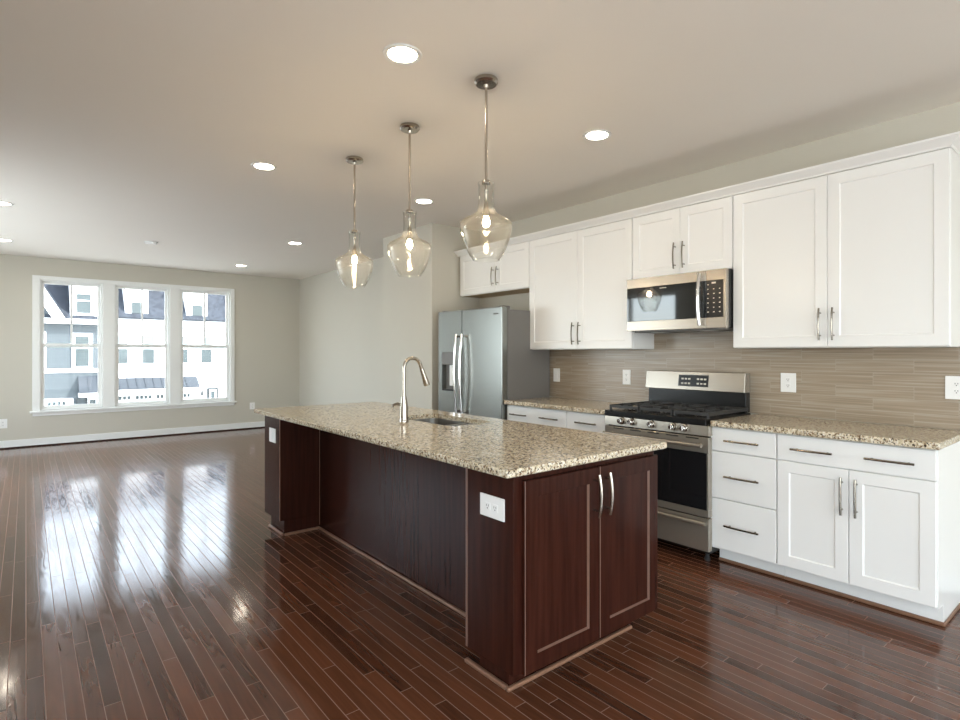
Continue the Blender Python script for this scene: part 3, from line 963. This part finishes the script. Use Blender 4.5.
# ------------------------------------------------------------------ refrigerator
fy0, fy1, fX, fzt, fsp = 3.797, 4.80, 3.282, 1.757, 4.398
fr = thing('refrigerator', 'stainless side-by-side refrigerator with dispenser, standing in the wall niche', 'refrigerator', (3.6, 4.3, 0))
B(fX + .075, 3.90, fy0 + .004, fy1 - .004, .03, fzt - .022).build('body', 'fside', fr, bevel=.004)
for y in (fy0 + .06, fy1 - .06):
    MB().lathe([(.025, 0), (.025, .031)], (fX + .12, y, .0005), 12).build('foot', 'rubber', fr, smooth=True)
B(fX + .06, fX + .078, fy0 + .02, fy1 - .02, .032, .098).build('kick_grille', 'rubber', fr)
for y in (fy0 + .05, fy1 - .05):
    B(fX + .03, fX + .12, y - .03, y + .03, fzt - .0215, fzt + .012).build('hinge_cover', 'fside', fr, bevel=.006)
fb = B(fX, fX + .068, fy0, fsp - .003, .10, fzt).build('door', 'fridge_steel', fr, bevel=.008, seg=3)
# freezer door with the dispenser recess
fa = MB()
dy0, dy1, dz0, dz1 = 4.485, 4.735, .955, 1.345
fa.box(fX, fX + .068, fsp + .003, dy0, .10, fzt).box(fX, fX + .068, dy1, fy1, .10, fzt)
fa.box(fX, fX + .068, dy0, dy1, .10, dz0).box(fX, fX + .068, dy0, dy1, dz1, fzt)
fd = fa.build('door', 'fridge_steel', fr)
dm = MB()
dm.box(fX + .052, fX + .066, dy0 + .001, dy1 - .001, dz0 + .001, dz1 - .001)
dm.build('dispenser', 'fside', fd)
B(fX - .002, fX + .051, dy0 + .002, dy1 - .002, dz1 - .125, dz1 - .002).build('dispenser_panel', 'fside', fd, bevel=.004)
B(fX + .02, fX + .05, dy0 + .09, dy0 + .15, dz0 + .05, dz1 - .13).build('dispenser_paddle', 'plate', fd, bevel=.006)
B(fX + .001, fX + .051, dy0 + .002, dy1 - .002, dz0 + .002, dz0 + .014).build('drip_tray', 'rubber', fd, bevel=.002)
for par, y in ((fb, fsp - .06), (fd, fsp + .03)):
    hp = [(fX - .042 - .028 * (1 - (k / 10) ** 2), y, 1.135 + k / 10 * .385) for k in range(-10, 11)]
    hb = MB().tube(hp, .0, 12, flat=(.0135, .011))
    for s in (-1, 1): hb.tube([(fX, y, 1.135 + s * .365), (fX - .044, y, 1.135 + s * .365)], .011, 10)
    hb.build('handle', 'chrome', par, smooth=True)
bdg = MB().box(fX - .0012, fX + .002, 3.84, 3.915, 1.690, 1.701)
bdg.build('name_badge', 'fside', fb)

# ------------------------------------------------------------------ pendants
def pendant(x, y, label):
    t = thing('pendant_light', label, 'pendant light', (x, y, ZC - .001), 'pendant lights over the island')
    c = (x, y, 0)
    MB().lathe([(.0, ZC - .0012), (.056, ZC - .0012), (.060, ZC - .006), (.061, ZC - .020), (.052, ZC - .030), (.014, ZC - .032), (.010, ZC - .046), (.0, ZC - .046)], c, 32, capped=False).build('canopy', 'nickel', t, smooth=True)
    MB().lathe([(.007, ZC - .046), (.007, 2.205)], c, 12).build('stem', 'nickel', t, smooth=True)
    MB().lathe([(.0, 2.206), (.017, 2.206), (.022, 2.200), (.022, 2.186), (.007, 2.182), (.006, 2.160), (.010, 2.156), (.010, 2.148), (.006, 2.143), (.006, 2.100), (.012, 2.094), (.013, 2.060), (.018, 2.050), (.018, 2.022), (.0, 2.022)], c, 20, capped=False).build('socket', 'nickel', t, smooth=True)
    outer = [(.043, 2.192), (.041, 2.182), (.0385, 2.165), (.0380, 2.11), (.0390, 2.085), (.043, 2.062), (.052, 2.040), (.080, 2.023), (.108, 2.009), (.125, 1.998), (.132, 1.987), (.133, 1.974), (.1285, 1.945), (.117, 1.902), (.100, 1.858), (.083, 1.825), (.071, 1.812), (.068, 1.803)]
    inner = [(max(r - .003, .005), z) for r, z in outer][::-1]
    bm_ = MB()
    ring = outer + inner + [outer[0]]
    bm_.lathe(ring, c, 48, capped=False)
    bmesh.ops.remove_doubles(bm_.bm, verts=bm_.bm.verts, dist=1e-5)
    bm_.build('glass_shade', 'shade', t, smooth=True)
    MB().lathe([(.0, 2.0215), (.010, 2.0215), (.012, 2.012), (.0160, 2.003), (.0175, 1.992), (.0155, 1.980), (.009, 1.972), (.0, 1.970)], c, 16, capped=False).build('bulb', 'bulbglass', t, smooth=True)
    return t
PEND = [(1.78, 2.18, 'clear glass pendant lamp hanging highest, over the near end of the island'),
        (1.789, 2.925, 'clear glass pendant lamp hanging in the middle of the three, above the faucet'),
        (1.786, 3.66, 'clear glass pendant lamp hanging over the far end of the island')]
p0 = pendant(*PEND[0])
for x, y, lb in PEND[1:]:
    c = copy_tree(p0); c.location = (x, y, ZC - .001); c['label'] = lb

# ------------------------------------------------------------------ recessed lights
def downlight(x, y, label):
    t = thing('recessed_light', label, 'ceiling light', (x, y, ZC), 'recessed ceiling lights')
    c = (x, y, ZC - .0005)
    MB().lathe([(.090, 0), (.088, -.005), (.078, -.0075), (.067, -.004), (.067, 0), (.090, 0)], c, 36, capped=False).build('trim_ring', 'trim', t, smooth=True)
    MB().lathe([(.0, -.003), (.066, -.003), (.066, -.0002), (.0, -.0002)], c, 36, capped=False).build('lens', 'lens', t)
    return t
DL = [(1.335, 2.245, 'large recessed ceiling light before the pendants, nearest the top edge'),
      (2.775, 2.29, 'recessed ceiling light above the aisle before the microwave'),
      (2.773, 4.288, 'recessed ceiling light seen between the middle and near pendants'),
      (1.349, 4.242, 'recessed ceiling light left of the far pendant'),
      (2.588, 6.955, 'small recessed ceiling light between the window wall and the far pendant'),
      (2.599, 9.282, 'small recessed ceiling light close above the right-hand window'),
      (-.175, 6.83, 'recessed ceiling light at the left edge, upper of two'),
      (-.205, 9.04, 'recessed ceiling light at the left edge, lower of two by the window wall')]
d0 = downlight(*DL[0])
for x, y, lb in DL[1:]:
    c = copy_tree(d0); c.location = (x, y, ZC); c['label'] = lb
cf = thing('ceiling_sprinkler', 'small white fitting with two bright spots on the ceiling before the windows', 'ceiling fitting', (1.193, 8.038, ZC))
MB().lathe([(.075, 0), (.073, -.010), (.04, -.014), (.0, -.014)], (1.193, 8.038, ZC - .0005), 24, capped=False).build('cover', 'trim', cf, smooth=True)
for s in (-1, 1):
    MB().lathe([(.022, 0), (.022, -.012), (.0, -.014)], (1.193 + s * .04, 8.038, ZC - .0135), 14, capped=False).build('nub', 'plate', cf, smooth=True)

# ------------------------------------------------------------------ outlets and switches
def wall_plate(nm, label, cat, face, plane, u, z, w, h, kinds, group):
    """kinds: per gang 'outlet', 'switch'; horizontal=True turns the device"""
    loc = {'x': (plane, u, z), 'y': (u, plane, z)}[face]
    t = thing(nm, label, cat, loc, group)
    mb = MB(); slab_box(mb, face, u - w / 2, u + w / 2, z - h / 2, z + h / 2, 0, .006, plane - .0005)
    mb.build('cover_plate', 'plate', t, bevel=.002)
    n = len(kinds)
    for i, k in enumerate(kinds):
        c = u + (i - (n - 1) / 2) * .046
        if k == 'switch':
            mb = MB(); slab_box(mb, face, c - .016, c + .016, z - .033, z + .033, .0061, .009, plane - .0005)
            mb.build('rocker', 'plate', t, bevel=.002)
        else:
            if k == 'sideways': cs = [(c, z)]
            else: cs = [(c, z + .02), (c, z - .02)]
            for a, b in cs:
                mb = MB(); slab_box(mb, face, a - .016, a + .016, b - .0145, b + .0145, .0061, .0085, plane - .0005)
                o = mb.build('receptacle', 'plate', t, bevel=.002)
                s = MB()
                for da in (-.006, .006): slab_box(s, face, a + da - .0013, a + da + .0013, b - .001, b + .007, .0084, .0089, plane - .0005)
                slab_box(s, face, a - .0025, a + .0025, b - .010, b - .005, .0084, .0089, plane - .0005)
                s.build('slots', 'slot', o)
    return t
XT = XR - .010
wall_plate('light_switch', 'white switch plate on the tile next to the refrigerator', 'light switch', 'x', XT, 3.735, 1.126, .082, .128, ['switch'], 'wall plates on the tile')
wall_plate('wall_outlet', 'white outlet on the tile just left of the range', 'outlet', 'x', XT, 2.918, 1.132, .080, .125, ['outlet'], 'wall plates on the tile')
wall_plate('wall_outlet', 'white outlet on the tile just right of the range', 'outlet', 'x', XT, 1.605, 1.138, .098, .128, ['outlet'], 'wall plates on the tile')
wall_plate('wall_outlet', 'white outlet on the tile at the open right end of the worktop', 'outlet', 'x', XT, .722, 1.145, .100, .128, ['outlet'], 'wall plates on the tile')
wall_plate('wall_outlet', 'white outlet low on the wall left of the windows', 'outlet', 'y', YF, -.245, .352, .09, .13, ['outlet'], 'low outlets on the window wall')
o = wall_plate('wall_outlet', 'white outlet low on the wall right of the windows, behind the island tip', 'outlet', 'y', YF, 3.09, .40, .085, .12, ['outlet'], 'low outlets on the window wall')
wall_plate('island_outlet', 'white two-socket outlet plate on the near end of the dark island', 'outlet', 'x', BX, 1.697, .727, .148, .088, ['sideways', 'sideways'], 'plates on the island')
wall_plate('island_switch', 'white plate on the far dark end post of the island', 'light switch', 'x', BX, 4.262, .722, .13, .105, ['switch'], 'plates on the island')

# ------------------------------------------------------------------ the street outside
GZ = -3.1
structure(B(-60, 80, 10.8, 90, GZ - .2, GZ).build('ground', 'asphalt'))
structure(B(-60, 80, -60, -3.9, GZ - .2, GZ).build('ground', 'asphalt'))
HY = 38.0
def hwin(par, x0, x1, z0, z1, trim=.13, split=None, upper='ext_pane', y=HY):
    mb = MB()
    if trim:
        mb.box(x0 - trim, x0, y - .06, y - .002, z0 - trim, z1 + trim).box(x1, x1 + trim, y - .06, y - .002, z0 - trim, z1 + trim)
        mb.box(x0, x1, y - .06, y - .002, z0 - trim, z0).box(x0, x1, y - .06, y - .002, z1, z1 + trim)
    else:
        mb.box(x0 - .04, x0, y - .03, y - .002, z0, z1).box(x1, x1 + .04, y - .03, y - .002, z0, z1)
    w = mb.build('window', 'ext_trim', par)
    s = (z0 + z1) / 2 if split is None else split
    B(x0, x1, y - .02, y - .003, z0, s - .03).build('pane', 'ext_pane', w)
    B(x0, x1, y - .02, y - .003, s + .03, z1).build('pane', upper, w)
    B(x0, x1, y - .035, y - .003, s - .03, s + .03).build('sash_rail', 'ext_trim', w)
    return w
def roof(par, x0, x1, ze):
    MB().prism([(HY - .35, ze), (HY + 4.5, ze + 5.5), (HY + 9.4, ze), ], x0, x1, 'x').build('roof', 'shingle', par)
def dormer(par, x0, x1, z0, z1):
    mb = MB().box(x0, x1, HY - .1, HY + 2.6, z0, z1)
    d = mb.build('dormer', 'ext_trim', par)
    MB().prism([(x0 - .2, z1), ((x0 + x1) / 2, z1 + .7), (x1 + .2, z1)], HY - .25, HY + 3.0, 'y').build('roof', 'shingle', d)
    return d
def awning(par, x0, x1, z0, z1):
    a = MB().prism([(HY - .95, z0), (HY - .02, z1), (HY - .02, z0 - .04), (HY - .95, z0 - .04)], x0, x1, 'x')
    n = int((x1 - x0) / .42)
    for k in range(1, n): a.prism([(HY - .95, z0 + .001), (HY - .95, z0 + .04), (HY - .02, z1 + .04), (HY - .02, z1 + .001)], x0 + k * .42 - .012, x0 + k * .42 + .012, 'x')
    o = a.build('awning', 'awning', par)
    B(x0, x1, HY - .94, HY - .02, z0 - .26, z0 - .042).build('fascia', 'ext_trim', o)
def garage(par, x0, x1, z0, z1, wz, groups):
    g = B(x0, x1, HY - .05, HY - .002, z0, z1).build('garage_door', 'ext_trim', par)
    for a, b in groups:
        mb = MB(); n = 4; w = (b - a) / n
        for k in range(n): mb.box(a + k * w + .03, a + (k + 1) * w - .03, HY - .065, HY - .051, wz - .10, wz + .10)
        mb.build('pane', 'ext_pane', g)
def lantern(par, x, z):
    B(x - .06, x + .06, HY - .2, HY - .08, z - .16, z + .12).build('lantern', 'ext_dark', par, bevel=.02)
def entry(par, x0, x1, z1):
    f = B(x0, x1, HY - .06, HY - .002, GZ, z1).build('door', 'ext_dark', par)
    B(x0 + .12, x1 - .12, HY - .09, HY - .061, GZ + .05, z1 - .1).build('leaf', 'ext_trim', f)
    B(x0 + .2, x1 - .2, HY - .10, HY - .091, z1 - .85, z1 - .2).build('pane', 'ext_pane', f)

h1 = thing('street_townhouse', 'blue-grey sided townhouse seen through the left window', 'house', (0, HY + 4, GZ), 'houses across the street')
B(-6.5, 3.50, HY, HY + 9, GZ, 3.10).build('wall', 'blue_siding', h1)
roof(h1, -6.5, 3.50, 3.12)
B(-6.5, 3.50, HY - .45, HY - .002, 2.93, 3.19).build('eave', 'ext_trim', h1)
B(-6.5, 3.50, HY - .05, HY - .002, .285, .49).build('belt_board', 'ext_trim', h1)
# front gable on the left
MB().prism([(-5.6, 3.2), (1.18, 3.2), (-.0, 5.55), (-2.2, 9.2)], HY - .1, HY + 4.0, 'y').build('gable', 'blue_siding', h1)
MB().prism([(1.08, 3.19), (1.62, 3.19), (-2.2, 10.1), (-2.2, 9.1)], HY - .5, HY - .11, 'y').build('rake_board', 'ext_trim', h1)
MB().prism([(1.62, 3.19), (1.72, 3.19), (-2.1, 10.1), (-2.2, 10.1)], HY - .5, HY + 4.0, 'y').build('gable_roof', 'shingle', h1)
dm = dormer(h1, 1.84, 3.05, 3.28, 6.0)
hwin(dm, 2.12, 2.76, 3.53, 4.58, .10, 4.22, y=HY - .1)
hwin(h1, 2.06, 2.68, .62, 2.28, .16, 1.62, 'ext_pane')
hwin(h1, .0, .62, .55, 2.28, .2, 1.62, 'ext_pane')
awning(h1, 2.19, 3.49, -.77, .09)
B(-3.2, 1.98, HY - .04, HY - .002, GZ, -1.10).build('garage_surround', 'ext_trim', h1)
garage(h1, -2.7, 1.80, GZ, -1.18, -1.36, [(.86, 1.67), (-.2, .62), (-1.3, -.45)])
lantern(h1, 2.15, -1.22)
entry(h1, 2.50, 3.18, -1.02)

h2 = thing('street_townhouse', 'white sided townhouse seen through the middle and right windows', 'house', (6.6, HY + 4, GZ), 'houses across the street')
B(3.51, 9.85, HY, HY + 9, GZ, 3.30).build('wall', 'white_siding', h2)
roof(h2, 3.51, 9.85, 3.36)
B(3.51, 9.85, HY - .32, HY - .002, 3.30, 3.42).build('gutter_shadow', 'awning', h2)  # gutter coloured dark to carry its shadow line
B(3.51, 9.85, HY - .26, HY - .003, 2.92, 3.299).build('eave', 'ext_trim', h2)
for (x0, x1, z0, z1) in ((4.35, 5.49, 3.44, 6.0), (7.47, 8.64, 3.44, 6.0)):
    dm = dormer(h2, x0, x1, z0, z1)
    hwin(dm, x0 + .31, x1 - .29, z0 + .2, z0 + .95, .0, z0 + .86, 'ext_blind', y=HY - .1)
for x0, x1 in ((3.96, 4.48), (5.21, 5.80), (7.08, 7.58), (8.30, 8.89)):
    hwin(h2, x0, x1, .76, 2.36, .0, 1.62, 'ext_blind')
awning(h2, 3.60, 8.05, -.66, -.08)
garage(h2, 3.65, 7.95, GZ, -1.02, -1.22, [(3.80, 4.64), (4.84, 5.69), (5.89, 6.70), (6.90, 7.70)])
lantern(h2, 8.34, -1.10)
entry(h2, 8.64, 9.27, -.82)
h3 = thing('street_townhouse', 'pale townhouse beyond the white one, at the right edge of the right window', 'house', (14, HY + 6, GZ), 'houses across the street')
B(9.95, 18, HY + 1.2, HY + 9, GZ, 4.4).build('wall', 'white_siding', h3)
MB().prism([(HY + .8, 4.41), (HY + 5.0, 8.5), (HY + 9.4, 4.41)], 9.95, 18, 'x').build('roof', 'shingle', h3)
